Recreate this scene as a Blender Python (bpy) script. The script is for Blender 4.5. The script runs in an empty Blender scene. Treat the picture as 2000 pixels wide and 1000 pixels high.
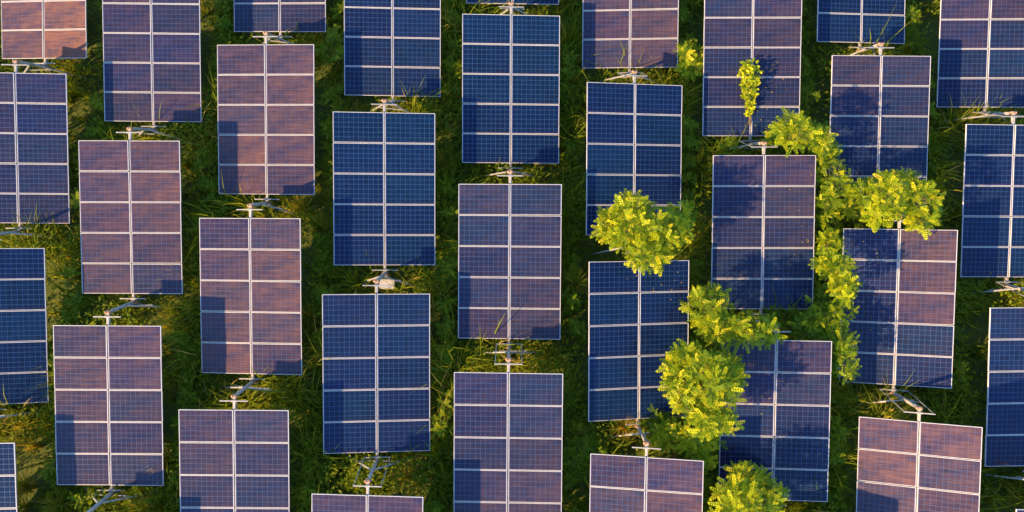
import bpy, bmesh, math, random
import numpy as np
from mathutils import Matrix, Vector

R = math.radians
scene = bpy.context.scene
col = scene.collection
random.seed(7)
rng = np.random.default_rng(11)

# ------------------------------------------------------------------ camera
CAM_H, PITCH, FPX = 25.974, R(12.4034), 1500.0      # metres, lean from straight down, focal length in photo pixels
cam_data = bpy.data.cameras.new('camera')
cam_data.sensor_width = 36.0
cam_data.lens = 36.0 * FPX / 2000.0
cam_data.clip_start = 0.5
cam_data.clip_end = 2000.0
cam = bpy.data.objects.new('camera', cam_data)
col.objects.link(cam)
cam.location = (0, 0, CAM_H)
cam.rotation_euler = (PITCH, 0, 0)
scene.camera = cam

# ------------------------------------------------------------------ light
SUN_ELEV, SUN_AZ = R(22.0), R(32.0)                 # light travels towards SUN_AZ (from +X towards +Y)
world = bpy.data.worlds.new('World')
scene.world = world
world.use_nodes = True
wn = world.node_tree
sky = wn.nodes.new('ShaderNodeTexSky')
sky.sky_type = 'NISHITA'
sky.sun_disc = False
sky.sun_elevation = SUN_ELEV
sky.sun_rotation = R(270.0) - SUN_AZ
sky.air_density = 1.0
sky.dust_density = 0.3
sky.ozone_density = 4.0
wn.links.new(sky.outputs[0], wn.nodes['Background'].inputs[0])
wn.nodes['Background'].inputs[1].default_value = 0.15

sun_data = bpy.data.lights.new('sun', 'SUN')
sun_data.energy = 5.0
sun_data.angle = R(0.9)
sun_data.color = (1.0, 0.62, 0.27)
sun = bpy.data.objects.new('sun', sun_data)
col.objects.link(sun)
sun_dir = Vector((math.cos(SUN_AZ) * math.cos(SUN_ELEV), math.sin(SUN_AZ) * math.cos(SUN_ELEV), -math.sin(SUN_ELEV)))
sun.rotation_euler = sun_dir.to_track_quat('-Z', 'Y').to_euler()
sun.location = (-20, -25, 15)

vs = scene.view_settings
vs.view_transform = 'Standard'
vs.look = 'None'
vs.exposure = 1.5
vs.gamma = 1.0
vs.use_curve_mapping = False
scene.cycles.max_bounces = 8
scene.cycles.diffuse_bounces = 3
scene.cycles.transmission_bounces = 5


# ------------------------------------------------------------------ helpers
def at(px, py, z):
    """World point at height z seen at photo pixel (px, py)."""
    d = Vector((px - 1000.0, math.sin(PITCH) * FPX - math.cos(PITCH) * (py - 500.0),
                -math.cos(PITCH) * FPX - math.sin(PITCH) * (py - 500.0)))
    s = (z - CAM_H) / d.z
    return Vector((d.x * s, d.y * s, z))


def ppm(z):
    return FPX / (CAM_H - z)


def tag(o, label=None, cat=None, group=None, kind=None):
    for k, v in (('label', label), ('category', cat), ('group', group), ('kind', kind)):
        if v:
            o[k] = v
    return o


def empty(name, loc, rz=0.0):
    o = bpy.data.objects.new(name, None)
    o.empty_display_size = 0.3
    o.location = loc
    o.rotation_euler = (0, 0, rz)
    col.objects.link(o)
    return o


def link(name, mesh, parent=None, basis=None):
    o = bpy.data.objects.new(name, mesh)
    col.objects.link(o)
    if parent is not None:
        o.parent = parent
    if basis is not None:
        o.matrix_basis = basis
    return o


def bm_mesh(name, bm, mat, smooth=False):
    me = bpy.data.meshes.new(name)
    bm.to_mesh(me)
    bm.free()
    me.materials.append(mat)
    if smooth:
        me.polygons.foreach_set('use_smooth', [True] * len(me.polygons))
    return me


def add_box(bm, c, size, rot=None, bevel=0.0):
    r = bmesh.ops.create_cube(bm, size=1.0)
    M = Matrix.Translation(c) @ (rot.to_4x4() if rot else Matrix.Identity(4)) @ Matrix.Diagonal((*size, 1.0))
    bmesh.ops.transform(bm, matrix=M, verts=r['verts'])
    if bevel > 0:
        es = list({e for v in r['verts'] for e in v.link_edges})
        bmesh.ops.bevel(bm, geom=es, offset=bevel, segments=1, affect='EDGES')


def along(a, b):
    d = (Vector(b) - Vector(a))
    return d.to_track_quat('Z', 'Y').to_matrix(), d.length


def add_bar(bm, a, b, w, h=None, bevel=0.004):
    rot, ln = along(a, b)
    add_box(bm, (Vector(a) + Vector(b)) / 2, (w, h or w, ln), rot, bevel)


def add_rod(bm, a, b, r1, r2=None, seg=10):
    rot, ln = along(a, b)
    M = Matrix.Translation((Vector(a) + Vector(b)) / 2) @ rot.to_4x4()
    bmesh.ops.create_cone(bm, cap_ends=True, segments=seg, radius1=r1, radius2=r1 if r2 is None else r2, depth=ln, matrix=M)


def np_mesh(name, verts, faces, mat, rnd=None, smooth=False):
    """verts (n,3), faces (m,k) -> mesh, rnd one float per vertex."""
    me = bpy.data.meshes.new(name)
    n, (m, k) = len(verts), faces.shape
    me.vertices.add(n)
    me.vertices.foreach_set('co', np.ascontiguousarray(verts, dtype=np.float32).ravel())
    me.loops.add(m * k)
    me.loops.foreach_set('vertex_index', np.ascontiguousarray(faces, dtype=np.int32).ravel())
    me.polygons.add(m)
    me.polygons.foreach_set('loop_start', np.arange(0, m * k, k, dtype=np.int32))
    if smooth:
        me.polygons.foreach_set('use_smooth', np.ones(m, dtype=bool))
    me.update(calc_edges=True)
    if rnd is not None:
        a = me.attributes.new('rnd', 'FLOAT', 'POINT')
        a.data.foreach_set('value', np.ascontiguousarray(rnd, dtype=np.float32))
    me.materials.append(mat)
    return me


def vnoise(x, y, seed=0):
    """Smooth value noise on numpy arrays, about 0..1."""
    xi, yi = np.floor(x).astype(int), np.floor(y).astype(int)
    fx, fy = x - xi, y - yi
    fx, fy = fx * fx * (3 - 2 * fx), fy * fy * (3 - 2 * fy)

    def hsh(a, b):
        v = np.sin(a * 127.1 + b * 311.7 + seed * 74.7) * 43758.5453
        return v - np.floor(v)
    return ((hsh(xi, yi) * (1 - fx) + hsh(xi + 1, yi) * fx) * (1 - fy)
            + (hsh(xi, yi + 1) * (1 - fx) + hsh(xi + 1, yi + 1) * fx) * fy)


# ------------------------------------------------------------------ materials
def new_mat(name):
    m = bpy.data.materials.new(name)
    m.use_nodes = True
    nt = m.node_tree
    nt.nodes.clear()
    out = nt.nodes.new('ShaderNodeOutputMaterial')
    return m, nt, out


def nd(nt, t, **kw):
    n = nt.nodes.new(t)
    for k, v in kw.items():
        setattr(n, k, v)
    return n


def setin(n, **kw):
    for k, v in kw.items():
        n.inputs[k.replace('_', ' ')].default_value = v


def math_n(nt, op, a, b=None, c=None):
    n = nd(nt, 'ShaderNodeMath', operation=op)
    for i, v in enumerate((a, b, c)):
        if v is None:
            continue
        if isinstance(v, (int, float)):
            n.inputs[i].default_value = v
        else:
            nt.links.new(v, n.inputs[i])
    return n.outputs[0]


def ramp(nt, fac, stops):
    n = nd(nt, 'ShaderNodeValToRGB')
    while len(n.color_ramp.elements) > 1:
        n.color_ramp.elements.remove(n.color_ramp.elements[-1])
    for i, (p, c) in enumerate(stops):
        e = n.color_ramp.elements[0] if i == 0 else n.color_ramp.elements.new(p)
        e.position = p
        e.color = (*c, 1.0)
    nt.links.new(fac, n.inputs[0])
    return n.outputs[0]


CELL, NX, NY = 0.1585, 10, 6


def sheen_and_dirt(nt, base_shader, amount):
    """Streaked pink sun and sky sheen painted per module, plus lower-edge dirt."""
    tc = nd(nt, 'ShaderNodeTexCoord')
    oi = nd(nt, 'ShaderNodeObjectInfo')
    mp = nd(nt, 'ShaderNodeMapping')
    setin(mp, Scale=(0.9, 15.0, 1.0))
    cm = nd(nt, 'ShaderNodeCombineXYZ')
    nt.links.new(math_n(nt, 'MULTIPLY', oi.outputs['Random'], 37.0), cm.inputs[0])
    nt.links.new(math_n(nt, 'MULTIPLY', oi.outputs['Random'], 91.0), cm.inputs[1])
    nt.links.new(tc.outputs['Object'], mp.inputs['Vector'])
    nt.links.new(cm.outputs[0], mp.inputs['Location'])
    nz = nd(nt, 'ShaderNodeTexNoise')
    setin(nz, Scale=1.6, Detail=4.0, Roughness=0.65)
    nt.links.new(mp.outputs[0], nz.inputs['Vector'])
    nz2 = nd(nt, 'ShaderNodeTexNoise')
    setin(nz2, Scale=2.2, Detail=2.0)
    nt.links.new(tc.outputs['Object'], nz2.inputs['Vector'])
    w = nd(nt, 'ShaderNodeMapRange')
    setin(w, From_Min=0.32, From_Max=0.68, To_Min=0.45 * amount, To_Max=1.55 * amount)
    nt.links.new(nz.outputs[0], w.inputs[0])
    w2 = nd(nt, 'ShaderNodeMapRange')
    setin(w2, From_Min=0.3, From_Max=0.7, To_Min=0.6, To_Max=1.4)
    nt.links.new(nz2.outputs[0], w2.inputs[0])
    dl = nd(nt, 'ShaderNodeAttribute', attribute_type='OBJECT', attribute_name='painted_sheen')
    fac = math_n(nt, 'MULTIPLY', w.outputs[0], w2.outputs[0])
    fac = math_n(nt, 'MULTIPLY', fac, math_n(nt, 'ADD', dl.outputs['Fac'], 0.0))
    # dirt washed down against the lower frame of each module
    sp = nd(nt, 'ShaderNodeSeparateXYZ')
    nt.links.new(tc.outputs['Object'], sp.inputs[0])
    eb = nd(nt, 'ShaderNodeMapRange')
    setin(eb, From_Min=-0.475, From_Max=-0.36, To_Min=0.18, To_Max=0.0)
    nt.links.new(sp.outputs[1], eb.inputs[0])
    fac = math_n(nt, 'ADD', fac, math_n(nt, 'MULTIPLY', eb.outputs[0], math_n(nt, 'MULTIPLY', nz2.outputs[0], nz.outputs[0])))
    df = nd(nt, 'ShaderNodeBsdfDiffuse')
    setin(df, Color=(0.180, 0.095, 0.078, 1.0))  # sunlit pink painted as colour; the edge dirt shares it
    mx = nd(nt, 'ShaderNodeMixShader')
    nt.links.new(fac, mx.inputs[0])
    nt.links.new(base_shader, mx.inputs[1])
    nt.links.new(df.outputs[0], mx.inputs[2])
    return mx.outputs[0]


def cell_material():
    m, nt, out = new_mat('solar_cell')
    tc = nd(nt, 'ShaderNodeTexCoord')
    sp = nd(nt, 'ShaderNodeSeparateXYZ')
    nt.links.new(tc.outputs['Object'], sp.inputs[0])
    u = math_n(nt, 'ADD', math_n(nt, 'DIVIDE', sp.outputs[0], CELL), NX / 2.0)
    v = math_n(nt, 'ADD', math_n(nt, 'DIVIDE', sp.outputs[1], CELL), NY / 2.0)
    iu, iv = math_n(nt, 'FLOOR', u), math_n(nt, 'FLOOR', v)
    fv = math_n(nt, 'FRACT', v)
    # printed bus bars: three thin silver ribbons per cell along the long side
    t = math_n(nt, 'FRACT', math_n(nt, 'MULTIPLY', fv, 3.0))
    bus = math_n(nt, 'LESS_THAN', math_n(nt, 'ABSOLUTE', math_n(nt, 'SUBTRACT', t, 0.5)), 0.035)
    oi = nd(nt, 'ShaderNodeObjectInfo')
    cm = nd(nt, 'ShaderNodeCombineXYZ')
    nt.links.new(iu, cm.inputs[0])
    nt.links.new(iv, cm.inputs[1])
    nt.links.new(math_n(nt, 'MULTIPLY', oi.outputs['Random'], 100.0), cm.inputs[2])
    wn_ = nd(nt, 'ShaderNodeTexWhiteNoise', noise_dimensions='3D')
    nt.links.new(cm.outputs[0], wn_.inputs['Vector'])
    vor = nd(nt, 'ShaderNodeTexVoronoi')
    setin(vor, Scale=60.0)
    nt.links.new(tc.outputs['Object'], vor.inputs['Vector'])
    sepc = nd(nt, 'ShaderNodeSeparateColor')
    nt.links.new(vor.outputs['Color'], sepc.inputs[0])
    f = math_n(nt, 'ADD', math_n(nt, 'MULTIPLY', wn_.outputs[0], 0.5), math_n(nt, 'MULTIPLY', sepc.outputs[0], 0.5))
    c = ramp(nt, f, [(0.0, (0.0006, 0.0072, 0.030)), (0.5, (0.0009, 0.0120, 0.050)), (1.0, (0.0014, 0.0175, 0.070))])
    mix = nd(nt, 'ShaderNodeMix', data_type='RGBA')
    nt.links.new(bus, mix.inputs[0])
    nt.links.new(c, mix.inputs[6])
    mix.inputs[7].default_value = (0.018, 0.05, 0.14, 1)
    # modules of different batches: a little more teal or more violet
    hs = nd(nt, 'ShaderNodeHueSaturation')
    nt.links.new(math_n(nt, 'ADD', math_n(nt, 'MULTIPLY', oi.outputs['Random'], 0.018), 0.492), hs.inputs['Hue'])
    nt.links.new(math_n(nt, 'ADD', math_n(nt, 'MULTIPLY', math_n(nt, 'FRACT', math_n(nt, 'MULTIPLY', oi.outputs['Random'], 17.3)), 0.28), 0.78), hs.inputs['Value'])
    nt.links.new(mix.outputs[2], hs.inputs['Color'])
    p = nd(nt, 'ShaderNodeBsdfPrincipled')
    setin(p, Roughness=0.4, IOR=1.5)
    p.inputs['Specular IOR Level'].default_value = 0.0
    p.inputs['Coat Weight'].default_value = 1.0
    p.inputs['Coat Roughness'].default_value = 0.12
    p.inputs['Coat IOR'].default_value = 1.38      # anti-reflective glass
    nt.links.new(hs.outputs[0], p.inputs['Base Color'])
    nt.links.new(sheen_and_dirt(nt, p.outputs[0], SHEEN_MIX), out.inputs[0])
    return m


def simple_mat(name, c, rough=0.5, metal=0.0, noise=0.15, scale=8.0, c2=None):
    m, nt, out = new_mat(name)
    tc = nd(nt, 'ShaderNodeTexCoord')
    nz = nd(nt, 'ShaderNodeTexNoise')
    setin(nz, Scale=scale, Detail=4.0)
    nt.links.new(tc.outputs['Object'], nz.inputs['Vector'])
    lo = c2 or tuple(x * (1 - noise) for x in c)
    cc = ramp(nt, nz.outputs[0], [(0.35, lo), (0.65, c)])
    p = nd(nt, 'ShaderNodeBsdfPrincipled')
    setin(p, Roughness=rough, Metallic=metal)
    nt.links.new(cc, p.inputs['Base Color'])
    nt.links.new(p.outputs[0], out.inputs[0])
    return m


def backsheet_material():
    m, nt, out = new_mat('backsheet_white')
    p = nd(nt, 'ShaderNodeBsdfPrincipled')
    setin(p, Base_Color=(0.036, 0.11, 0.28, 1), Roughness=0.5)
    p.inputs['Coat Weight'].default_value = 1.0
    p.inputs['Coat Roughness'].default_value = 0.12
    nt.links.new(sheen_and_dirt(nt, p.outputs[0], SHEEN_MIX), out.inputs[0])
    return m


def leaf_material(name, stops, trans=0.45, tgain=(1.5, 1.25, 0.6), rough=0.45):
    m, nt, out = new_mat(name)
    at_ = nd(nt, 'ShaderNodeAttribute', attribute_name='rnd')
    c = ramp(nt, at_.outputs['Fac'], stops)
    p = nd(nt, 'ShaderNodeBsdfPrincipled')
    setin(p, Roughness=rough)
    p.inputs['Specular IOR Level'].default_value = 0.12
    nt.links.new(c, p.inputs['Base Color'])
    mul = nd(nt, 'ShaderNodeMix', data_type='RGBA', blend_type='MULTIPLY')
    mul.inputs[0].default_value = 1.0
    nt.links.new(c, mul.inputs[6])
    mul.inputs[7].default_value = (*tgain, 1)
    tr = nd(nt, 'ShaderNodeBsdfTranslucent')
    nt.links.new(mul.outputs[2], tr.inputs[0])
    mx = nd(nt, 'ShaderNodeMixShader')
    mx.inputs[0].default_value = trans
    nt.links.new(p.outputs[0], mx.inputs[1])
    nt.links.new(tr.outputs[0], mx.inputs[2])
    nt.links.new(mx.outputs[0], out.inputs[0])
    return m


SHEEN_MIX = 0.36  # how strongly the pink sheen is painted over the glass
M_CELL = cell_material()
M_BACK = backsheet_material()
M_FRAME = simple_mat('anodised_frame', (0.62, 0.61, 0.59), 0.42, 0.15, 0.18, 3.0)
M_GALV = simple_mat('galvanised_steel', (0.36, 0.37, 0.36), 0.55, 0.3, 0.3, 14.0)
M_TUBE = simple_mat('painted_tube', (0.40, 0.39, 0.36), 0.6, 0.1, 0.35, 9.0)
M_RUST = simple_mat('rusty_bearing', (0.42, 0.30, 0.20), 0.75, 0.1, 0.5, 30.0, (0.26, 0.12, 0.06))
M_BARK = simple_mat('bark', (0.16, 0.12, 0.08), 0.9, 0.0, 0.5, 12.0)
M_BOX = simple_mat('white_box', (0.52, 0.52, 0.50), 0.5, 0.0, 0.2, 5.0)
M_GRASS = leaf_material('grass_blade', [(0.0, (0.085, 0.135, 0.008)), (0.45, (0.155, 0.220, 0.011)),
                                        (0.8, (0.26, 0.305, 0.016)), (0.93, (0.42, 0.34, 0.06)), (1.0, (0.48, 0.36, 0.10))], 0.5)
M_TUSS = leaf_material('dry_tussock_blade', [(0.0, (0.10, 0.15, 0.010)), (0.5, (0.27, 0.28, 0.022)), (1.0, (0.46, 0.34, 0.07))], 0.45)
M_COVER = leaf_material('cover_leaf', [(0.0, (0.085, 0.14, 0.007)), (0.6, (0.16, 0.23, 0.010)), (1.0, (0.26, 0.31, 0.014))], 0.5)
M_LEAF = leaf_material('tree_leaf', [(0.0, (0.050, 0.110, 0.004)), (0.35, (0.15, 0.235, 0.006)), (0.7, (0.37, 0.42, 0.008)), (1.0, (0.52, 0.47, 0.02))], 0.18)
M_SHRUB = leaf_material('shrub_leaf', [(0.0, (0.06, 0.12, 0.006)), (0.5, (0.13, 0.22, 0.008)), (1.0, (0.26, 0.32, 0.012))], 0.32)

# ------------------------------------------------------------------ ground
def make_ground():
    m, nt, out = new_mat('soil_and_litter')
    tc = nd(nt, 'ShaderNodeTexCoord')
    nz = nd(nt, 'ShaderNodeTexNoise')
    setin(nz, Scale=0.9, Detail=8.0, Roughness=0.7)
    nt.links.new(tc.outputs['Object'], nz.inputs['Vector'])
    c = ramp(nt, nz.outputs[0], [(0.3, (0.055, 0.080, 0.010)), (0.5, (0.080, 0.110, 0.014)), (0.66, (0.09, 0.115, 0.018)), (0.80, (0.12, 0.115, 0.03))])
    p = nd(nt, 'ShaderNodeBsdfPrincipled')
    setin(p, Roughness=0.95)
    nt.links.new(c, p.inputs['Base Color'])
    b = nd(nt, 'ShaderNodeBump')
    setin(b, Strength=0.6, Distance=0.08)
    nt.links.new(nz.outputs[0], b.inputs['Height'])
    nt.links.new(b.outputs[0], p.inputs['Normal'])
    nt.links.new(p.outputs[0], out.inputs[0])
    n = 181
    s = np.linspace(-1, 1, n)
    s = np.sign(s) * (26 * np.abs(s) + 374 * np.abs(s) ** 7)
    X, Y = np.meshgrid(s, s + 7)
    Z = (vnoise(X * 0.8, Y * 0.8, 3) - 0.5) * 0.10
    V = np.stack([X.ravel(), Y.ravel(), Z.ravel()], 1)
    i = np.arange(n * n).reshape(n, n)
    F = np.stack([i[:-1, :-1].ravel(), i[:-1, 1:].ravel(), i[1:, 1:].ravel(), i[1:, :-1].ravel()], 1)
    tag(link('ground', np_mesh('ground', V, F, m, smooth=True)), kind='structure')


make_ground()

# ------------------------------------------------------------------ solar trackers
TILT, TAB_W, TAB_L = R(15.418), 3.3326, 5.03
MOD_W, MOD_H = 1.645, 0.990
GAP_Y = (TAB_L - 5 * MOD_H) / 4.0
TOP = 0.09
# (column, row): x, y, height of the axis centre, yaw, roll (degrees, + leans right), tone
T = {
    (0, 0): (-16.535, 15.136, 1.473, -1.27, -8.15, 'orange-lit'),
    (0, 1): (-16.681, 9.111, 1.425, -0.44, 4.15, 'purple-blue'),
    (0, 2): (-16.740, 3.078, 1.456, -0.36, 13.5, 'deep blue'),
    (0, 3): (-16.644, -2.950, 1.500, 0.16, 2.48, 'blue'),
    (1, 0): (-12.453, 12.742, 1.507, -0.46, 1.12, 'mauve'),
    (1, 1): (-12.553, 6.689, 1.473, -0.22, -0.41, 'soft pink'),
    (1, 2): (-12.563, 0.602, 1.531, -0.43, 0.36, 'mauve'),
    (2, 0): (-8.264, 16.161, 1.490, -0.67, -2.78, 'dull purple'),
    (2, 1): (-8.331, 10.114, 1.479, -0.51, -3.25, 'soft pink'),
    (2, 2): (-8.403, 4.060, 1.484, -0.30, -4.21, 'soft pink'),
    (2, 3): (-8.440, -1.960, 1.531, -0.42, -0.21, 'mauve'),
    (3, 0): (-4.159, 13.670, 1.563, -0.39, 3.58, 'blue'),
    (3, 1): (-4.223, 7.638, 1.553, -0.30, 5.75, 'bright blue'),
    (3, 2): (-4.269, 1.602, 1.466, -0.32, 6.48, 'bright blue'),
    (3, 3): (-4.317, -4.439, 1.516, -0.90, -2.64, 'soft pink'),
    (4, 0): (0.034, 17.247, 1.513, -0.36, 2.15, 'blue'),
    (4, 1): (-0.038, 11.247, 1.432, -0.27, 3.52, 'deep blue'),
    (4, 2): (-0.076, 5.186, 1.520, -0.39, -2.25, 'purple'),
    (4, 3): (-0.123, -0.852, 1.540, -0.40, -1.72, 'purple'),
    (5, 0): (4.165, 14.738, 1.556, -0.21, -5.14, 'pink-streaked'),
    (5, 1): (4.080, 8.677, 1.519, -0.04, 11.34, 'bright blue'),
    (5, 2): (4.013, 2.638, 1.568, 0.16, 11.66, 'bright blue'),
    (5, 3): (3.998, -3.345, 1.547, -0.65, -9.85, 'soft pink'),
    (6, 0): (8.263, 12.205, 1.517, -0.12, -0.63, 'purple-blue'),
    (6, 1): (8.219, 6.170, 1.515, -0.02, -0.62, 'purple-blue'),
    (6, 2): (8.168, 0.151, 1.482, -0.34, -4.40, 'pink-streaked blue'),
    (7, 0): (12.399, 15.732, 1.499, 0.40, 7.57, 'bright blue'),
    (7, 1): (12.376, 9.685, 1.522, -0.35, 0.72, 'purple-blue'),
    (7, 2): (12.387, 3.703, 1.445, -0.53, -14.99, 'pink-flecked blue'),
    (7, 3): (12.324, -2.317, 1.474, -0.43, -19.70, 'half-pink'),
    (8, 0): (16.569, 13.269, 1.513, -0.60, -3.28, 'purple'),
    (8, 1): (16.535, 7.250, 1.456, -0.40, 3.55, 'blue'),
    (8, 2): (16.557, 1.188, 1.436, 0.13, 2.98, 'blue'),
    (8, 3): (16.540, -4.850, 1.480, -0.40, 0.0, 'blue'),
    # the rows go on past the lower edge of the photograph and shade the rows above
    (1, 3): (-12.60, -5.43, 1.50, -0.4, 0.0, 'mauve'),
    (2, 4): (-8.46, -7.99, 1.50, -0.4, -1.0, 'mauve'),
    (3, 4): (-4.36, -10.46, 1.50, -0.4, 2.0, 'mauve'),
    (4, 4): (-0.16, -6.88, 1.50, -0.4, -4.0, 'mauve'),
    (6, 3): (8.12, -5.88, 1.50, -0.4, -4.5, 'mauve'),
    (0, 4): (-16.65, -8.98, 1.50, -0.4, 1.0, 'mauve'),
}
PAINTED_SHEEN = {(0, 0): 1.7, (0, 1): .22, (0, 2): .02, (0, 3): .05, (1, 0): .45, (1, 1): .72, (1, 2): .55, (2, 0): .25, (2, 1): .85, (2, 2): .75,  # sun and sky sheen painted on each table, none to strong
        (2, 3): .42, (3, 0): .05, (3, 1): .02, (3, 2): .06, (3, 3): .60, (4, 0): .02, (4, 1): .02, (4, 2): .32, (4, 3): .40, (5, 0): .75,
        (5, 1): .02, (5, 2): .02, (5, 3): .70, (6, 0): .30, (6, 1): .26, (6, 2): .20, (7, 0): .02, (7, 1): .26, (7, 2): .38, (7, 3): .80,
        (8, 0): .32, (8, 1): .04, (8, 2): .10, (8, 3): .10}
TOP_SHEEN = {(6, 0), (6, 1), (7, 1), (8, 0)}  # tables with the lit look painted onto their upper modules
ORD = ['first', 'second', 'third', 'fourth', 'fifth']
CORD = ['leftmost column', 'second column from left', 'third column from left', 'fourth column from left', 'middle column',
        'fourth column from right', 'third column from right', 'second column from right', 'rightmost column']


def pose(c, r):
    x, y, z, yaw, roll, _ = T[(c, r)]
    M = Matrix.Translation((0, 0, z)) @ Matrix.Rotation(TILT, 4, 'X') @ Matrix.Rotation(R(roll), 4, 'Y')
    W = Matrix.Translation((x, y, 0)) @ Matrix.Rotation(R(yaw), 4, 'Z')
    return W, M


def rim_mesh():
    """Module frame: a hollow aluminium rim with a lip."""
    bm = bmesh.new()
    w, h, t, d = MOD_W / 2, MOD_H / 2, 0.0155, 0.040
    prof = [(0.0, -d), (0.0, -0.002), (0.002, 0.0), (t - 0.002, 0.0), (t, -0.002), (t, -d)]
    rings = []
    for inset, z in prof:
        rings.append([bm.verts.new((sx * (w - inset), sy * (h - inset), TOP + z)) for sx, sy in ((-1, -1), (1, -1), (1, 1), (-1, 1))])
    rings.append(rings[0])
    for a, b in zip(rings[:-1], rings[1:]):
        for i in range(4):
            j = (i + 1) % 4
            bm.faces.new((a[i], a[j], b[j], b[i]))
    bmesh.ops.recalc_face_normals(bm, faces=bm.faces)
    return bm_mesh('module_frame', bm, M_FRAME)


def sheet_mesh():
    bm = bmesh.new()
    add_box(bm, (0, 0, TOP - 0.012), (MOD_W - 0.030, MOD_H - 0.030, 0.008))
    return bm_mesh('backsheet', bm, M_BACK)


def cells_mesh():
    V, F = [], []
    g = 0.0040
    for i in range(NX):
        for j in range(NY):
            x0, y0 = (i - NX / 2) * CELL + g, (j - NY / 2) * CELL + g
            x1, y1 = x0 + CELL - 2 * g, y0 + CELL - 2 * g
            b = len(V)
            V += [(x0, y0, TOP - 0.0060), (x1, y0, TOP - 0.0060), (x1, y1, TOP - 0.0060), (x0, y1, TOP - 0.0060)]
            F.append((b, b + 1, b + 2, b + 3))
    return np_mesh('cell_grid', np.array(V), np.array(F), M_CELL)


def tube_mesh():
    bm = bmesh.new()
    add_box(bm, (0, 0.06, -0.012), (0.088, TAB_L + 0.72, 0.105), None, 0.012)
    return bm_mesh('torque_tube', bm, M_TUBE)


def lever_mesh():
    bm = bmesh.new()
    add_box(bm, (0, 0, 0.062), (0.86, 0.035, 0.035), None, 0.004)
    add_box(bm, (0, 0, 0.055), (0.16, 0.07, 0.02), None, 0.004)
    return bm_mesh('lever_bar', bm, M_GALV)


def collar_mesh():
    bm = bmesh.new()
    add_box(bm, (0, 0, -0.01), (0.18, 0.10, 0.17), None, 0.02)
    add_rod(bm, (-0.11, 0, 0.0), (0.11, 0, 0.0), 0.022)
    add_rod(bm, (-0.05, 0, 0.05), (-0.05, 0, 0.10), 0.015)
    add_rod(bm, (0.05, 0, 0.05), (0.05, 0, 0.10), 0.015)
    return bm_mesh('bearing', bm, M_RUST)


def rail_mesh():
    bm = bmesh.new()
    add_box(bm, (0, 0, 0.0455), (TAB_W - 0.5, 0.04, 0.008))
    add_box(bm, (0, 0, 0.022), (TAB_W - 0.5, 0.008, 0.038))
    return bm_mesh('rail', bm, M_GALV)


ME_RIM, ME_SHEET, ME_CELLS = rim_mesh(), sheet_mesh(), cells_mesh()
ME_TUBE, ME_LEVER, ME_COLLAR, ME_RAIL = tube_mesh(), lever_mesh(), collar_mesh(), rail_mesh()
HI, LO = TAB_L / 2 + 0.40, -TAB_L / 2 - 0.28      # where the axis is held
HI_LEVER, LO_LEVER = TAB_L / 2 + 0.27, -TAB_L / 2 - 0.17
LINKED = {(3, 2), (4, 2), (7, 2), (6, 0), (7, 0), (8, 0), (8, 1), (5, 0)}


def make_tracker(c, r):
    W, M = pose(c, r)
    tone = T[(c, r)][5]
    o = empty('solar_tracker', W.translation, W.to_euler().z)
    tag(o, '%s ten-module solar table, %s from the top in the %s' % (tone, ORD[r], CORD[c]),
        'solar panel', 'tilted solar tables in columns')
    ph = random.uniform(0, 6.28)
    for j in range(5):
        for i in range(2):
            x = (i * 2 - 1) * (TAB_W / 2 - MOD_W / 2) + random.uniform(-.002, .002)
            y = (2 - j) * (MOD_H + GAP_Y) + random.uniform(-.003, .003)
            B = M @ Matrix.Translation((x, y, random.uniform(-.004, .004))) @ Matrix.Rotation(R(random.gauss(0, .35)), 4, 'Y') @ Matrix.Rotation(R(random.gauss(0, .25)), 4, 'X')
            m = link('solar_module', ME_RIM, o, B)
            d = PAINTED_SHEEN.get((c, r), 0.6) * random.uniform(0.8, 1.2)
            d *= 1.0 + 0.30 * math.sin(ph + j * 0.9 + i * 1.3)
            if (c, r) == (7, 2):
                d = 0.75 if (i == 1 and j < 3) else 0.16  # lit patch painted at the upper right
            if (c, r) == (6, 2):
                d = (0.42, 0.30, 0.16, 0.10, 0.06)[j]  # warm light painted in, fading down the table
            if (c, r) in TOP_SHEEN:
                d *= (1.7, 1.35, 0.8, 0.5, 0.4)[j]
            link('backsheet', ME_SHEET, m)['painted_sheen'] = d
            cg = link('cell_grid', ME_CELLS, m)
            cg['painted_sheen'] = d
            tag(cg, kind='stuff')
    link('torque_tube', ME_TUBE, o, M)
    for y in (-1.75, -0.75, 0.75, 1.75):
        link('rail', ME_RAIL, o, M @ Matrix.Translation((0, y, 0)))
    for y in (HI_LEVER, LO_LEVER):
        link('lever_bar', ME_LEVER, o, M @ Matrix.Translation((0, y, 0)))
    return o


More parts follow.
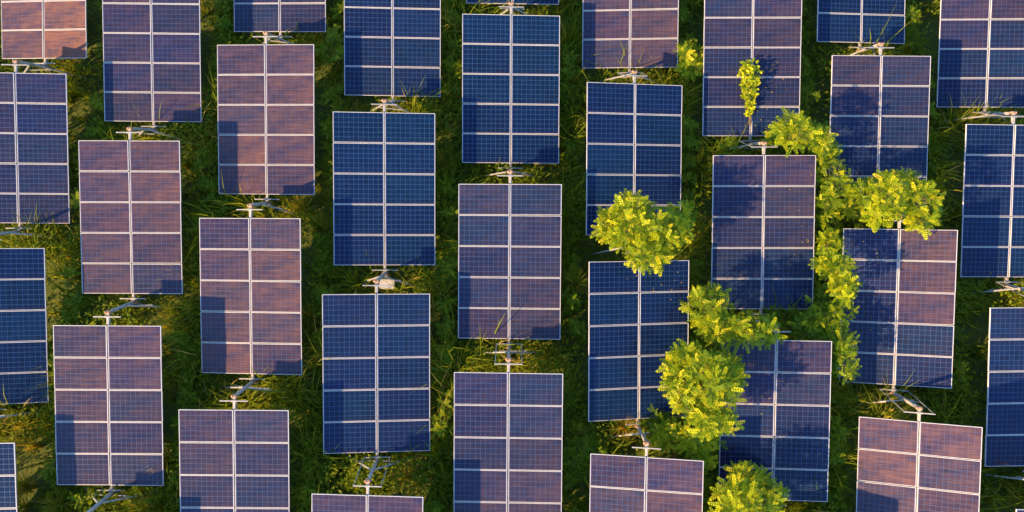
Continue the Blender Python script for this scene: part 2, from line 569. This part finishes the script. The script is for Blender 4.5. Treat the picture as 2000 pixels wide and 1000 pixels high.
def make_frame(c, r):
    """Post between table r and table r+1: carries the low end of one and the high end of the next."""
    Wu, Mu = pose(c, r)
    Wl, Ml = pose(c, r + 1)
    lo = (Wu @ Mu) @ Vector((0, LO, -0.012))
    hi = (Wl @ Ml) @ Vector((0, HI, -0.012))
    base = Vector((lo.x, lo.y, 0))
    o = empty('post_frame', base)
    tag(o, 'steel post and splayed legs between %s and %s tables of the %s' % (ORD[r], ORD[r + 1], CORD[c]),
        'post frame', 'steel posts between the solar tables')
    L, H = lo - base, hi - base

    def part(name, fn, mat):
        bm = bmesh.new()
        fn(bm)
        return link(name, bm_mesh(name, bm, mat), o)
    d = (H - L).normalized()
    part('post', lambda bm: add_bar(bm, (0, 0, -0.2), L - d * 0.02, 0.10, 0.10, 0.008), M_GALV)
    part('beam', lambda bm: add_bar(bm, L + d * 0.05, H - d * 0.06, 0.085, 0.095, 0.010), M_TUBE)
    rr = random.Random(c * 31 + r)
    k = 0.42 + rr.uniform(-.06, .10)
    mid = L + (H - L) * k
    feet = []
    for s in (-1, 1):
        ft = Vector((mid.x + s * rr.uniform(1.05, 1.55), mid.y + rr.uniform(-.15, .45), -0.1))
        feet.append(ft)
        part('leg', lambda bm: add_bar(bm, mid + Vector((s * 0.055, 0, 0)), ft, 0.045, 0.045, 0.005), M_GALV)
    a, b = mid.lerp(feet[0], 0.42), mid.lerp(feet[1], 0.42)
    part('cross_brace', lambda bm: add_bar(bm, a + Vector((0, .05, 0)), b + Vector((0, .05, 0)), 0.03, 0.03, 0.003), M_GALV)
    for p_, MM in ((L, Wu @ Mu), (H, Wl @ Ml)):
        q = MM.to_quaternion().to_matrix().to_4x4()
        link('bearing', ME_COLLAR, o, Matrix.Translation(p_) @ q)
    if (c, r) in LINKED:
        for s in (-1, 1):
            a = (Wu @ Mu) @ Vector((s * 0.41, LO_LEVER, 0.085)) - base
            b = (Wl @ Ml) @ Vector((s * 0.41, HI_LEVER, 0.085)) - base
            part('link_rod', lambda bm: add_rod(bm, a, b, 0.013, None, 8), M_GALV)


for key in T:
    make_tracker(*key)
for (c, r) in T:
    if (c, r + 1) in T:
        make_frame(c, r)

# white control box by the fourth column
bx = empty('control_box', at(757, 556, 0.55))
tag(bx, 'small white electrical box beside the post between two blue tables', 'electrical box')
bm = bmesh.new(); add_box(bm, (0, 0, 0), (0.46, 0.26, 0.30), None, 0.012); link('housing', bm_mesh('housing', bm, M_BOX), bx)
bm = bmesh.new(); add_box(bm, (0, 0, 0.162), (0.50, 0.30, 0.02), None, 0.006); link('lid', bm_mesh('lid', bm, M_BOX), bx)
bm = bmesh.new(); add_bar(bm, (0, 0, -0.152), (0, 0, -0.7), 0.06); link('stand', bm_mesh('stand', bm, M_GALV), bx)

# ------------------------------------------------------------------ vegetation helpers
SIN_T, COS_T = math.sin(TILT), math.cos(TILT)
TAB = np.array([[v[0], v[1], v[2], R(v[4])] for v in T.values()])


def table_height(x, y, margin=0.0):
    """Height of the underside of whatever table hangs over (x, y); 9 where the sky is free."""
    out = np.full(x.shape, 9.0)
    for cx, cy, cz, ro in TAB:
        u, v = x - cx, y - cy
        ins = (np.abs(u) < TAB_W / 2 + margin) & (np.abs(v) < TAB_L / 2 * COS_T + margin)
        z = cz + v * SIN_T / COS_T - u * math.tan(ro) + 0.03
        out = np.where(ins, np.minimum(out, z), out)
    return out


def blades(root, az, reach, height, width, rnd, bend=1.0):
    """Arching grass blades as ribbons; arrays of length n -> verts, faces(tri), rnd."""
    n = len(az)
    s = np.array([0.0, 0.38, 0.72, 1.0])
    d = np.stack([np.cos(az), np.sin(az), np.zeros(n)], 1)
    side = np.stack([-np.sin(az), np.cos(az), np.zeros(n)], 1)
    tw = rng.uniform(-0.7, 0.7, n)
    V = np.empty((n, 7, 3))
    k = 0
    for i, t in enumerate(s):
        hz = reach * t ** 1.7
        vz = height * (t * (1.55 - 0.55 * bend * t))
        p = root + d * hz[:, None] + np.array([0, 0, 1.0]) * vz[:, None]
        if i < 3:
            w = width * (1.0, 0.95, 0.6)[i] * 0.5
            sv = side * np.cos(tw * t)[:, None] + np.array([0, 0, 1.0]) * np.sin(tw * t)[:, None]
            V[:, k] = p - sv * w[:, None]
            V[:, k + 1] = p + sv * w[:, None]
            k += 2
        else:
            V[:, 6] = p
    f = np.array([[0, 1, 3], [0, 3, 2], [2, 3, 5], [2, 5, 4], [4, 5, 6]])
    F = (np.arange(n)[:, None, None] * 7 + f[None]).reshape(-1, 3)
    return V.reshape(-1, 3), F, np.repeat(rnd, 7)


def ovate(n_leaf_axis, up, length, width):
    """Single ovate leaves: position handled by the caller. returns (n,5,3) local verts in world axes."""
    side = np.cross(n_leaf_axis, up)
    side /= np.linalg.norm(side, axis=1, keepdims=True) + 1e-9
    nrm = np.cross(side, n_leaf_axis)
    a, L, W = n_leaf_axis, length[:, None], width[:, None]
    z = np.zeros_like(a)
    mid = a * L * 0.5 - nrm * W * 0.10
    return np.stack([z, a * L * 0.45 + side * W * 0.5, a * L, a * L * 0.45 - side * W * 0.5, mid], 1)


LEAF_F = np.array([[0, 4, 1], [1, 4, 2], [2, 4, 3], [3, 4, 0]])


def leaf_faces(n):
    return (np.arange(n)[:, None, None] * 5 + LEAF_F[None]).reshape(-1, 3)


def unit(v):
    return v / (np.linalg.norm(v, axis=-1, keepdims=True) + 1e-9)


# ------------------------------------------------------------------ meadow
X0, X1, Y0, Y1 = -22.0, 22.0, -9.5, 23.5


def scatter(density):
    n = int((X1 - X0) * (Y1 - Y0) * density)
    return rng.uniform(X0, X1, n), rng.uniform(Y0, Y1, n)


def make_grass():
    x, y = scatter(11.0)
    cover = table_height(x, y)
    keep = (cover > 5) | (rng.random(len(x)) < 0.22)
    patch = vnoise(x * 0.55, y * 0.55, 5)
    keep &= rng.random(len(x)) < 0.35 + 0.9 * patch
    x, y, patch = x[keep], y[keep], patch[keep]
    n = len(x)
    B = 13
    lim = table_height(x, y, 0.16)
    hmax = np.clip(lim - 0.22, 0.15, 9)
    h_c = (0.42 + 0.90 * patch + 0.40 * rng.random(n)) * rng.uniform(0.6, 1.25, n)
    h_c = np.minimum(h_c, hmax)
    hue = np.clip(0.25 + 0.45 * vnoise(x * 0.4, y * 0.4, 9) + rng.normal(0, 0.10, n), 0, 0.85)
    lean = vnoise(x * 0.35, y * 0.35, 21) * 9.0
    cx, cy = np.repeat(x, B), np.repeat(y, B)
    m = n * B
    az = np.where(rng.random(m) < 0.45, np.repeat(lean, B) + rng.normal(0, 0.7, m), rng.uniform(0, 2 * np.pi, m))
    hb = np.repeat(h_c, B) * rng.uniform(0.45, 1.05, m)
    reach = hb * rng.uniform(0.3, 1.0, m)
    width = rng.uniform(0.020, 0.046, m)
    rnd = np.clip(np.repeat(hue, B) + rng.normal(0, 0.12, m) + (rng.random(m) < 0.07) * 0.36, 0, 1)
    root = np.stack([cx + rng.normal(0, 0.06, m), cy + rng.normal(0, 0.06, m), np.full(m, -0.03)], 1)
    V, F, rr = blades(root, az, reach, hb, width, rnd, rng.uniform(0.8, 1.7, m))
    o = link('grass', np_mesh('grass', V, F, M_GRASS, rr))
    tag(o, 'tall arching green grass filling the gaps between the solar tables', 'grass', kind='stuff')


def make_cover():
    x, y = scatter(230.0)
    patch = vnoise(x * 0.7 + 31, y * 0.7, 13)
    cover = table_height(x, y)
    keep = ((cover > 5) | (rng.random(len(x)) < 0.18)) & (rng.random(len(x)) < np.clip(patch * 1.8 - 0.10, 0.28, 1))
    x, y, patch = x[keep], y[keep], patch[keep]
    n = len(x)
    lim = np.clip(table_height(x, y, 0.15) - 0.15, 0.1, 9)
    z = np.minimum(rng.random(n) ** 0.6 * (0.28 + 1.05 * patch ** 1.5), lim)
    az = rng.uniform(0, 2 * np.pi, n)
    tilt = rng.normal(0.15, 0.45, n)
    a = np.stack([np.cos(az) * np.cos(tilt), np.sin(az) * np.cos(tilt), np.sin(tilt)], 1)
    up = unit(np.stack([rng.normal(0, .45, n), rng.normal(0, .45, n), np.ones(n)], 1))
    L = rng.uniform(0.08, 0.18, n)
    V = ovate(a, up, L, L * rng.uniform(0.42, 0.6, n)) + np.stack([x, y, z], 1)[:, None]
    rnd = np.clip(0.2 + 0.5 * vnoise(x * 0.9, y * 0.9, 2) + rng.normal(0, .15, n), 0, 1)
    o = link('ground_cover', np_mesh('ground_cover', V.reshape(-1, 3), leaf_faces(n), M_COVER, np.repeat(rnd, 5)))
    tag(o, 'low broad-leaved weeds growing among the grass under the tables', 'weeds', kind='stuff')


make_grass()
make_cover()


# ------------------------------------------------------------------ trees and shrubs
def pinnate_template(pairs=5, L=1.0):
    """One feather leaf along +X with paired leaflets, unit length."""
    V = []
    for i in range(pairs):
        t = 0.18 + 0.74 * i / (pairs - 1)
        for s in (-1, 1):
            ang = s * R(62 - 22 * t)
            a = np.array([[math.cos(ang), math.sin(ang), -0.12]])
            up = np.array([[0.0, -0.25 * s, 1.0]])
            ln = 0.30 * (1.0 - 0.35 * abs(t - 0.55))
            v = ovate(unit(a), up, np.array([ln]), np.array([ln * 0.55]))[0]
            V.append(v + np.array([t, 0, -0.22 * t * t]))
    v = ovate(unit(np.array([[1.0, 0, -0.4]])), np.array([[0, 0, 1.0]]), np.array([0.30]), np.array([0.17]))[0]
    V.append(v + np.array([0.94, 0, -0.2]))
    return np.array(V)       # (leaflets,5,3)


PINNATE = pinnate_template()


def place_leaves(pos, axis, up, size, rnd, template=PINNATE):
    n, k = len(pos), template.shape[0]
    axis = unit(axis)
    side = unit(np.cross(up, axis))
    nrm = np.cross(axis, side)
    B = np.stack([axis, side, nrm], 1)                       # rows
    T_ = template.reshape(-1, 3)
    V = np.einsum('vk,nkd->nvd', T_, B) * size[:, None, None] + pos[:, None]
    V = V.reshape(n * k, 5, 3)
    r = np.repeat(rnd, k) + rng.normal(0, 0.06, n * k)
    return V.reshape(-1, 3), leaf_faces(n * k), np.repeat(np.clip(r, 0, 1), 5)


def crown(blobs, dens, size, droop=0.15, hue=0.45):
    """Leaf rosettes at twig ends through the crown's lobes; returns mesh arrays and twig list."""
    P, A, U, S, H, twigs = [], [], [], [], [], []
    for (c, rx, ry, rz) in blobs:
        c = np.array(c)
        area = (rx * ry + rx * rz + ry * rz) / 3 * 12.0
        nt = max(6, int(area * dens * 2.5))
        for _ in range(nt):
            d = unit(rng.normal(0, 1, 3) + np.array([0, 0, 0.35]))
            f = rng.uniform(0.35, 1.0) ** 0.6 * rng.uniform(0.78, 1.10) * (1.22 if rng.random() < 0.16 else 1.0)
            tip = c + d * np.array([rx, ry, rz]) * f
            twigs.append((tuple(c + d * np.array([rx, ry, rz]) * 0.15), tuple(tip)))
            k = rng.integers(5, 9)
            az0 = rng.uniform(0, 6.28)
            for j in range(k):
                az = az0 + j * 2.4
                out = np.array([math.cos(az), math.sin(az), rng.uniform(-0.35, 0.55)])
                ax = unit(out + d * 0.6)
                P.append(tip - d * rng.uniform(0.0, 0.22) * min(rx, ry))
                A.append(ax)
                U.append(unit(np.array([0, 0, 1.0]) + rng.normal(0, 0.35, 3) + d * 0.3))
                S.append(size * 0.62 * rng.uniform(0.55, 1.35))
                H.append(np.clip(rng.normal(hue - 0.04, 0.24), 0, 1))
    return np.array(P), np.array(A), np.array(U), np.array(S), np.array(H), twigs


def branch_mesh(name, segs, mat):
    """Tapered limbs; segs: list of (a, b, r1, r2)."""
    V, F = [], []
    for a, b, r1, r2 in segs:
        a, b = Vector(a), Vector(b)
        rot, ln = along(a, b)
        k = 6
        b0 = len(V)
        for p, r in ((a, r1), (a.lerp(b, .5) + Vector((random.uniform(-.04, .04) * ln, random.uniform(-.04, .04) * ln, 0)), (r1 + r2) / 2), (b, r2)):
            for i in range(k):
                t = 2 * math.pi * i / k
                V.append(tuple(p + rot @ Vector((math.cos(t) * r, math.sin(t) * r, 0))))
        for lev in range(2):
            for i in range(k):
                j = (i + 1) % k
                F.append((b0 + lev * k + i, b0 + lev * k + j, b0 + (lev + 1) * k + j, b0 + (lev + 1) * k + i))
    return np_mesh(name, np.array(V), np.array(F), mat, smooth=True)


def tree(name, label, cat, base_px, lobes, dens=3.2, size=0.40, mat=None, hue=0.45, group=None, trunk_r=0.06):
    """lobes: (px, py, height, half width px, half depth px, half height m)."""
    g = at(base_px[0], base_px[1], 0.0)
    blobs = []
    for px, py, z, ax, ay, rz in lobes:
        s = 1.0 / ppm(z)
        blobs.append((tuple(at(px, py, z) - g), ax * s, ay * s, rz))
    o = empty(name, g)
    tag(o, label, cat, group)
    P, A, U, S, H, twigs = crown(blobs, dens, size, hue=hue)
    gz = P[:, 2] > 0.06
    V, F, rr = place_leaves(P[gz], A[gz], U[gz], S[gz], H[gz])
    link('crown', np_mesh('crown', V, F, mat or M_LEAF, rr), o)
    segs = []
    zmin = min(b[0][2] for b in blobs)
    fork = Vector((sum(b[0][0] for b in blobs) / len(blobs) * 0.35, sum(b[0][1] for b in blobs) / len(blobs) * 0.35, zmin * 0.5))
    trunk = [((0, 0, -0.15), tuple(fork), trunk_r, trunk_r * 0.75)]
    for b in blobs:
        segs.append((tuple(fork), b[0], trunk_r * 0.6, trunk_r * 0.3))
    for a, t in twigs[::2]:
        segs.append((a, t, trunk_r * 0.22, trunk_r * 0.08))
    link('trunk', branch_mesh('trunk', trunk + segs, M_BARK), o)
    return o


TG = 'bright young trees growing between the tables'
tree('young_tree', 'large rounded yellow-green tree covering the join of two bright blue tables', 'tree', (1222, 500),
     [(1245, 440, 3.0, 62, 50, 0.8), (1300, 455, 2.8, 42, 42, 0.7), (1192, 440, 2.6, 32, 32, 0.5), (1262, 500, 2.9, 40, 30, 0.6),
      (1225, 405, 2.6, 28, 26, 0.5), (1325, 425, 2.3, 22, 26, 0.45)], 4.2, 0.42, hue=0.5, group=TG, trunk_r=0.08)
tree('young_tree', 'tall yellow-green tree overlapping the streaked blue table, largest in the lower right', 'tree', (1340, 770),
     [(1385, 745, 3.1, 52, 60, 0.8), (1328, 750, 2.7, 28, 58, 0.6), (1390, 815, 2.9, 42, 38, 0.7), (1345, 700, 2.8, 34, 28, 0.55),
      (1420, 730, 2.6, 24, 40, 0.5), (1312, 715, 2.3, 14, 14, 0.35)], 4.2, 0.42, hue=0.5, group=TG, trunk_r=0.08)
tree('young_tree', 'spreading tree above the large one, reaching over the top-left corner of the streaked table', 'tree', (1365, 640),
     [(1378, 600, 2.0, 42, 40, 0.6), (1400, 640, 2.5, 42, 34, 0.5), (1450, 645, 2.8, 42, 28, 0.4), (1500, 643, 2.7, 34, 24, 0.35)],
     3.8, 0.40, hue=0.45, group=TG)
tree('young_tree', 'bushy bright tree at the lower edge over the streaked table bottom corner', 'tree', (1440, 985),
     [(1440, 975, 2.4, 45, 38, 0.7), (1490, 975, 2.0, 38, 40, 0.6), (1460, 930, 1.8, 38, 22, 0.45), (1440, 1030, 2.2, 50, 30, 0.6)],
     3.8, 0.40, hue=0.55, group=TG)
tree('young_tree', 'bright tree at the top corner of the purple-blue table, beside its post', 'tree', (1545, 320),
     [(1560, 262, 2.7, 44, 32, 0.6), (1545, 238, 2.4, 20, 18, 0.35), (1600, 272, 2.6, 24, 28, 0.5), (1515, 270, 1.8, 26, 20, 0.4)],
     3.8, 0.40, hue=0.5, group=TG)
tree('young_tree', 'loose green tree in the narrow gap right of the purple-blue table', 'tree', (1605, 395),
     [(1615, 325, 1.9, 30, 44, 0.5), (1645, 370, 2.2, 36, 32, 0.4), (1612, 405, 1.7, 22, 36, 0.5), (1685, 378, 2.3, 40, 30, 0.4)],
     3.6, 0.38, hue=0.38, group=TG)
tree('young_tree', 'wide glowing tree arching over the top of the pink-flecked blue table', 'tree', (1735, 425),
     [(1735, 385, 3.0, 36, 40, 0.65), (1795, 390, 2.9, 38, 34, 0.6), (1720, 420, 2.8, 28, 20, 0.4), (1800, 435, 2.8, 20, 24, 0.4),
      (1755, 355, 2.3, 50, 18, 0.35)], 4.2, 0.40, hue=0.55, group=TG)
tree('young_tree', 'narrow bright tree leaning over the left edge of the pink-flecked blue table', 'tree', (1605, 560),
     [(1626, 525, 2.5, 34, 42, 0.6), (1650, 560, 2.6, 24, 36, 0.5), (1615, 480, 1.6, 24, 30, 0.4)], 4.0, 0.38, hue=0.5, group=TG)
tree('young_tree', 'darker green tree below the narrow bright one, between two blue tables', 'tree', (1600, 650),
     [(1622, 620, 1.7, 44, 30, 0.5), (1588, 640, 1.6, 40, 30, 0.5), (1642, 670, 1.9, 26, 44, 0.45), (1652, 715, 1.9, 20, 26, 0.3)],
     3.2, 0.38, hue=0.30, group=TG)

SG = 'leafy shrubs between the tables'


def shrub(label, base, lobes, dens=3.0, size=0.34, hue=0.45, mat=None):
    return tree('shrub', label, 'shrub', base, lobes, dens, size, mat or M_SHRUB, hue, SG, 0.025)


shrub('dark green bush in the shade between the wide glowing tree and the loose one', (1660, 425),
      [(1670, 410, 1.2, 40, 24, 0.4), (1705, 430, 1.3, 30, 14, 0.35), (1625, 440, 1.0, 16, 30, 0.4)], 3.4, 0.36, 0.3)
shrub('dim bush under the corner tree, right of the purple-blue table post', (1530, 300),
      [(1530, 285, 0.9, 36, 18, 0.35), (1580, 295, 1.0, 24, 22, 0.35)], 3.2, 0.34, 0.35)
shrub('low leafy bush in the narrow gap left of the narrow bright tree', (1605, 500),
      [(1608, 500, 0.9, 16, 34, 0.35), (1606, 580, 0.9, 14, 34, 0.35)], 3.2, 0.34, 0.4)
shrub('yellow-tipped shrub under the large tree, above the lowest pink table corner', (1335, 880),
      [(1310, 850, 1.3, 38, 24, 0.4), (1355, 860, 1.6, 36, 28, 0.5), (1375, 890, 1.3, 22, 24, 0.4)], 3.6, 0.38, 0.6, M_LEAF)
shrub('dark green shrub at the low end of the bright blue table under the large tree', (1285, 835),
      [(1280, 825, 0.9, 34, 26, 0.35), (1305, 840, 0.7, 30, 26, 0.3)], 3.4, 0.32, 0.35)
shrub('broad dull green shrub left of the lowest pink table top corner', (1150, 890),
      [(1150, 880, 0.7, 40, 34, 0.35), (1120, 910, 0.6, 28, 36, 0.3), (1165, 860, 0.7, 24, 22, 0.3)], 3.0, 0.30, 0.5)
shrub('dark green shrub filling the gap between the purple-blue and streaked tables', (1550, 630),
      [(1545, 625, 0.9, 40, 24, 0.4), (1510, 615, 0.8, 26, 18, 0.3)], 3.2, 0.32, 0.3)
shrub('sunlit shrub touching the lower right corner of the pink-streaked top table', (1340, 145),
      [(1335, 105, 1.4, 16, 26, 0.4), (1350, 135, 1.1, 24, 22, 0.4), (1365, 110, 0.9, 14, 18, 0.3)], 3.4, 0.36, 0.65, M_LEAF)
shrub('small shrub with bright tips left of the topmost blue table in fourth column', (650, 105),
      [(655, 80, 1.0, 16, 20, 0.35), (640, 105, 0.8, 18, 18, 0.3), (664, 105, 1.2, 12, 20, 0.25)], 3.4, 0.32, 0.6)
shrub('fresh green leafy shrub between a bright blue and a purple table, image centre', (872, 525),
      [(875, 510, 0.6, 24, 28, 0.3), (868, 545, 0.5, 22, 18, 0.25)], 3.6, 0.26, 0.5)
shrub('yellow-leaved weed inside the link rods below the third blue table', (705, 925),
      [(700, 920, 0.7, 26, 24, 0.3), (690, 940, 0.6, 22, 20, 0.25), (730, 905, 0.6, 16, 20, 0.25)], 3.6, 0.26, 0.8)
shrub('dark shrub at the corner below the pink table, left of its bracket', (435, 402),
      [(435, 400, 0.6, 30, 20, 0.3), (405, 385, 0.7, 14, 16, 0.25)], 3.0, 0.26, 0.35)
shrub('green shrub beside the right edge of the lower mauve table in second column', (352, 680),
      [(345, 670, 0.6, 22, 36, 0.3), (365, 700, 0.6, 20, 26, 0.3)], 2.8, 0.28, 0.5)
shrub('low dark shrub between the two lowest purple middle tables', (935, 690),
      [(935, 695, 0.5, 24, 20, 0.25), (960, 705, 0.5, 16, 14, 0.2)], 3.0, 0.26, 0.4)
shrub('green shrub in the dark gap right of the purple-blue table, beside the rightmost column', (1842, 312),
      [(1845, 300, 0.5, 18, 30, 0.25)], 2.6, 0.26, 0.3)
shrub('sunlit weed clump at the bottom left below the lower mauve table', (165, 975),
      [(165, 975, 0.6, 34, 22, 0.3), (270, 970, 0.6, 34, 24, 0.3)], 2.8, 0.28, 0.7)
shrub('green weeds above the purple-blue table, left of its link rods', (1430, 285),
      [(1425, 282, 0.9, 24, 14, 0.3)], 3.2, 0.28, 0.55)


# weeds that stand up in the gap on the right of each table
for (c, r), v in T.items():
    if v[1] < -5.0 or c > 7:
        continue
    wx, wy = v[0] + 2.07, v[1] + random.uniform(-0.3, 0.3)
    o = empty('weed_bush', (wx, wy, 0))
    tag(o, 'leafy green weeds right of the %s table, %s' % (ORD[r], CORD[c]), 'weeds', 'leafy weeds in the gaps')
    bl = []
    for k in range(8):
        bl.append(((random.uniform(-.16, .16), (k - 3.5) * 0.55 + random.uniform(-.2, .2), random.uniform(.30, .85)),
                   random.uniform(.18, .36), random.uniform(.25, .45), random.uniform(.20, .36)))
    P, A, U, S, H, tw = crown(bl, 2.0, 0.34, hue=random.uniform(.35, .75))
    V, F, rr = place_leaves(P, A, U, S, H)
    link('foliage', np_mesh('foliage', V, F, M_SHRUB, rr), o)
    tag(link('stem', branch_mesh('stem', [((b[0][0] * .5, b[0][1] * .8, -0.1), b[0], .014, .008) for b in bl] + [(a_, t_, .006, .003) for a_, t_ in tw[::3]], M_BARK), o), kind='stuff')


def vine():
    W, M = pose(6, 0)
    o = empty('climbing_vine', W.translation)
    tag(o, 'yellow-green vine climbing out of the middle slot of a purple-blue table', 'vine')
    WM = Matrix.Translation((0, 0, 0)) @ (Matrix.Rotation(W.to_euler().z, 4, 'Z') @ M)
    n = 620
    v = rng.random(n)
    # along the axis from the low end upwards, widest near the top
    yy = -2.05 + 2.05 * (0.12 + 0.88 * v)
    half = np.interp(v, [0, .15, .45, .8, 1], [0.04, 0.10, 0.24, 0.34, 0.18])
    xx = -0.10 + rng.uniform(-1, 1, n) * half - 0.06 * (v > .3)
    zz = TOP + 0.03 + rng.random(n) ** 0.8 * np.interp(v, [0, .2, .7, 1], [0.08, 0.2, 0.5, 0.3])
    loc = np.stack([xx, yy, zz], 1)
    A3 = np.array(WM.to_3x3())
    P = loc @ A3.T + np.array(WM.translation)
    az = rng.uniform(0, 6.28, n)
    a = unit(np.stack([np.cos(az), np.sin(az), rng.normal(0, .35, n)], 1))
    up = unit(np.stack([rng.normal(-.2, .4, n), rng.normal(-.2, .4, n), np.ones(n)], 1))
    L = rng.uniform(0.09, 0.16, n)
    V = ovate(a, up, L, L * 0.7) + P[:, None]
    rnd = np.clip(rng.normal(0.6, 0.2, n), 0, 1)
    link('foliage', np_mesh('foliage', V.reshape(-1, 3), leaf_faces(n), M_LEAF, np.repeat(rnd, 5)), o)
    segs = []
    for i in range(7):
        a0 = WM @ Vector((random.uniform(-.03, .03), -2.5, 0.0))
        a1 = WM @ Vector((random.uniform(-.08, .02), -1.9, TOP + 0.03))
        a2 = WM @ Vector((random.uniform(-.35, .1), random.uniform(-1.2, -0.2), TOP + random.uniform(.1, .4)))
        segs += [(a0, a1, .012, .010), (a1, a2, .010, .004)]
    g = Vector((0.05, -3.1, -0.05))
    segs.append((g, WM @ Vector((0, -2.5, 0.0)), .02, .014))
    link('stem', branch_mesh('stem', segs, M_BARK), o)


vine()


def tussock(label, px, py, n, h, spread, dry, z0=0.0):
    g = at(px, py, z0)
    g.z = 0
    o = empty('grass_tussock', g)
    tag(o, label, 'grass tussock', 'tall spiky grass tussocks')
    az = rng.uniform(0, 2 * np.pi, n)
    hh = h * rng.uniform(0.5, 1.1, n)
    root = np.stack([rng.normal(0, .05, n), rng.normal(0, .05, n), np.full(n, -0.03)], 1)
    V, F, rr = blades(root, az, hh * spread * rng.uniform(0.3, 1.1, n), hh, rng.uniform(0.014, 0.028, n),
                      np.clip(rng.normal(dry, .2, n), 0, 1), rng.uniform(0.6, 1.5, n))
    link('blades', np_mesh('blades', V, F, M_TUSS, rr), o)
    k = max(4, n // 10)
    a2 = rng.uniform(0, 2 * np.pi, k)
    V, F, rr = blades(np.zeros((k, 3)), a2, h * spread * 0.5 * np.ones(k), h * 1.25 * np.ones(k), np.full(k, 0.012),
                      np.clip(rng.normal(dry + .2, .1, k), 0, 1), rng.uniform(0.3, 0.8, k))
    link('stalks', np_mesh('stalks', V, F, M_TUSS, rr), o)


for a in [
    ('dry golden spiky tussock at the low edge of a bright blue table', 1215, 835, 150, 1.15, 0.7, 0.8),
    ('yellow spiky tussock left of the broad dull shrub, beside the lowest purple table', 1130, 850, 70, 0.8, 0.8, 0.7),
    ('bright tussock at the lower right of the orange-lit corner table', 150, 140, 90, 0.85, 0.9, 0.45),
    ('bright tussock right of the bracket under the pink table in third column', 595, 410, 80, 0.9, 0.9, 0.6),
    ('long-bladed tussock in the gap left of the bright blue table, mid image', 630, 450, 90, 0.8, 0.9, 0.25),
    ('sunny tussock right of the lower mauve table, near its upper corner', 340, 640, 90, 0.85, 0.9, 0.5),
    ('pale tussock above the top-left corner of the rightmost column blue table', 1860, 245, 80, 0.8, 0.9, 0.6),
    ('spiky tussock right of the lowest bright blue table bottom corner', 862, 790, 60, 0.8, 0.8, 0.65),
    ('spiky tussock between the purple tables, right of the link rods', 1070, 705, 80, 0.85, 0.9, 0.4),
    ('thin tussock poking up over the middle low edge of the mauve top table', 292, 245, 40, 1.0, 0.6, 0.5),
    ('sunny tussock at the low right edge of the topmost blue table, fourth column', 800, 212, 70, 0.85, 0.9, 0.45),
    ('yellow tussock at the bottom, left of the lower mauve table corner', 75, 870, 80, 0.8, 1.0, 0.55),
    ('yellow tussock below the lower mauve table, right of its post', 290, 985, 80, 0.8, 1.0, 0.6),
    ('long-bladed tussock left of the half-pink corner table, lower right', 1650, 890, 70, 0.9, 1.0, 0.2),
    ('dry tussock below the third blue table, right of the link rods', 800, 930, 70, 0.85, 1.0, 0.55),
    ('bright tussock between deep blue corner tables at the left edge', 60, 830, 70, 0.75, 1.0, 0.5),
    ('leafy tussock along the right side of the lower mauve table, at mid height', 345, 745, 120, 0.95, 0.8, 0.4),
    ('leafy tussock right of the lower mauve table, at its bottom corner', 335, 900, 120, 0.9, 0.9, 0.5),
    ('sunny grass heap at the bottom left corner beside the small blue corner table', 65, 950, 140, 0.95, 0.9, 0.5),
    ('sunny grass heap under the lower mauve table bottom left corner', 130, 985, 110, 0.9, 0.9, 0.55),
    ('pale tussock left of the upper soft pink table, in the widest gap', 145, 330, 110, 0.9, 0.9, 0.4),
    ('tussock left of the soft pink third-column table near its top', 375, 330, 110, 0.9, 0.9, 0.35),
    ('tussock between soft pink tables of second and third columns, near the middle', 372, 540, 120, 0.95, 0.8, 0.45),
    ('tussock between the pink third-column table and the bright blue one beside it', 610, 620, 110, 0.95, 0.8, 0.4),
    ('green tussock left of the purple middle table, by the bright blue one above', 870, 330, 110, 0.95, 0.8, 0.35),
    ('green tussock right of the deep blue middle table, near the top', 1118, 170, 120, 0.95, 0.8, 0.35),
    ('green tussock right of the purple middle table, halfway down', 1122, 560, 120, 0.95, 0.8, 0.35),
    ('green tussock right of the bright blue table that meets the large tree', 1362, 330, 110, 0.95, 0.8, 0.3),
    ('dark tussock in the gap right of the pink-flecked blue table', 1895, 690, 120, 0.95, 0.8, 0.15),
    ('dark tussock in the shaded gap left of the rightmost column blue table', 1848, 430, 110, 0.95, 0.8, 0.15),
    ('grass heap just above the top-left corner of the half-pink table', 1640, 790, 110, 0.85, 0.9, 0.3),
]:
    tussock(*a)


# ------------------------------------------------------------------ fallen leaves on the glass
def litter():
    P, A, H = [], [], []
    for (c, r), n, x0, x1, y0, y1 in [((6, 0), 30, -0.2, 1.3, -2.3, 0.2), ((5, 2), 14, -0.5, 1.5, 1.2, 2.4), ((6, 2), 26, -1.6, 0.2, -2.2, 2.3),
                                      ((5, 1), 12, -1.2, 1.2, -2.4, -1.0), ((7, 2), 16, -1.6, -0.6, -2.0, 2.3), ((6, 1), 10, 0.8, 1.6, -1, 2.4), ((7, 1), 12, -1.6, 1.5, -2.4, -1)]:
        W, M = pose(c, r)
        WM = W @ M
        for _ in range(n):
            q = WM @ Vector((random.uniform(x0, x1), random.uniform(y0, y1), TOP + 0.012))
            P.append(tuple(q))
            az = random.uniform(0, 6.28)
            A.append(tuple(WM.to_3x3() @ Vector((math.cos(az), math.sin(az), 0.05))))
            H.append(random.uniform(0.6, 1.0))
    n = len(P)
    L = rng.uniform(0.04, 0.085, n)
    V = ovate(unit(np.array(A)), np.tile(np.array([[0, -0.25, 0.97]]), (n, 1)), L, L * 0.5) + np.array(P)[:, None]
    o = link('leaf_litter', np_mesh('leaf_litter', V.reshape(-1, 3), leaf_faces(n), M_TUSS, np.repeat(np.array(H), 5)))
    tag(o, 'dry fallen leaflets scattered on the glass under the trees', 'fallen leaves', kind='stuff')


litter()
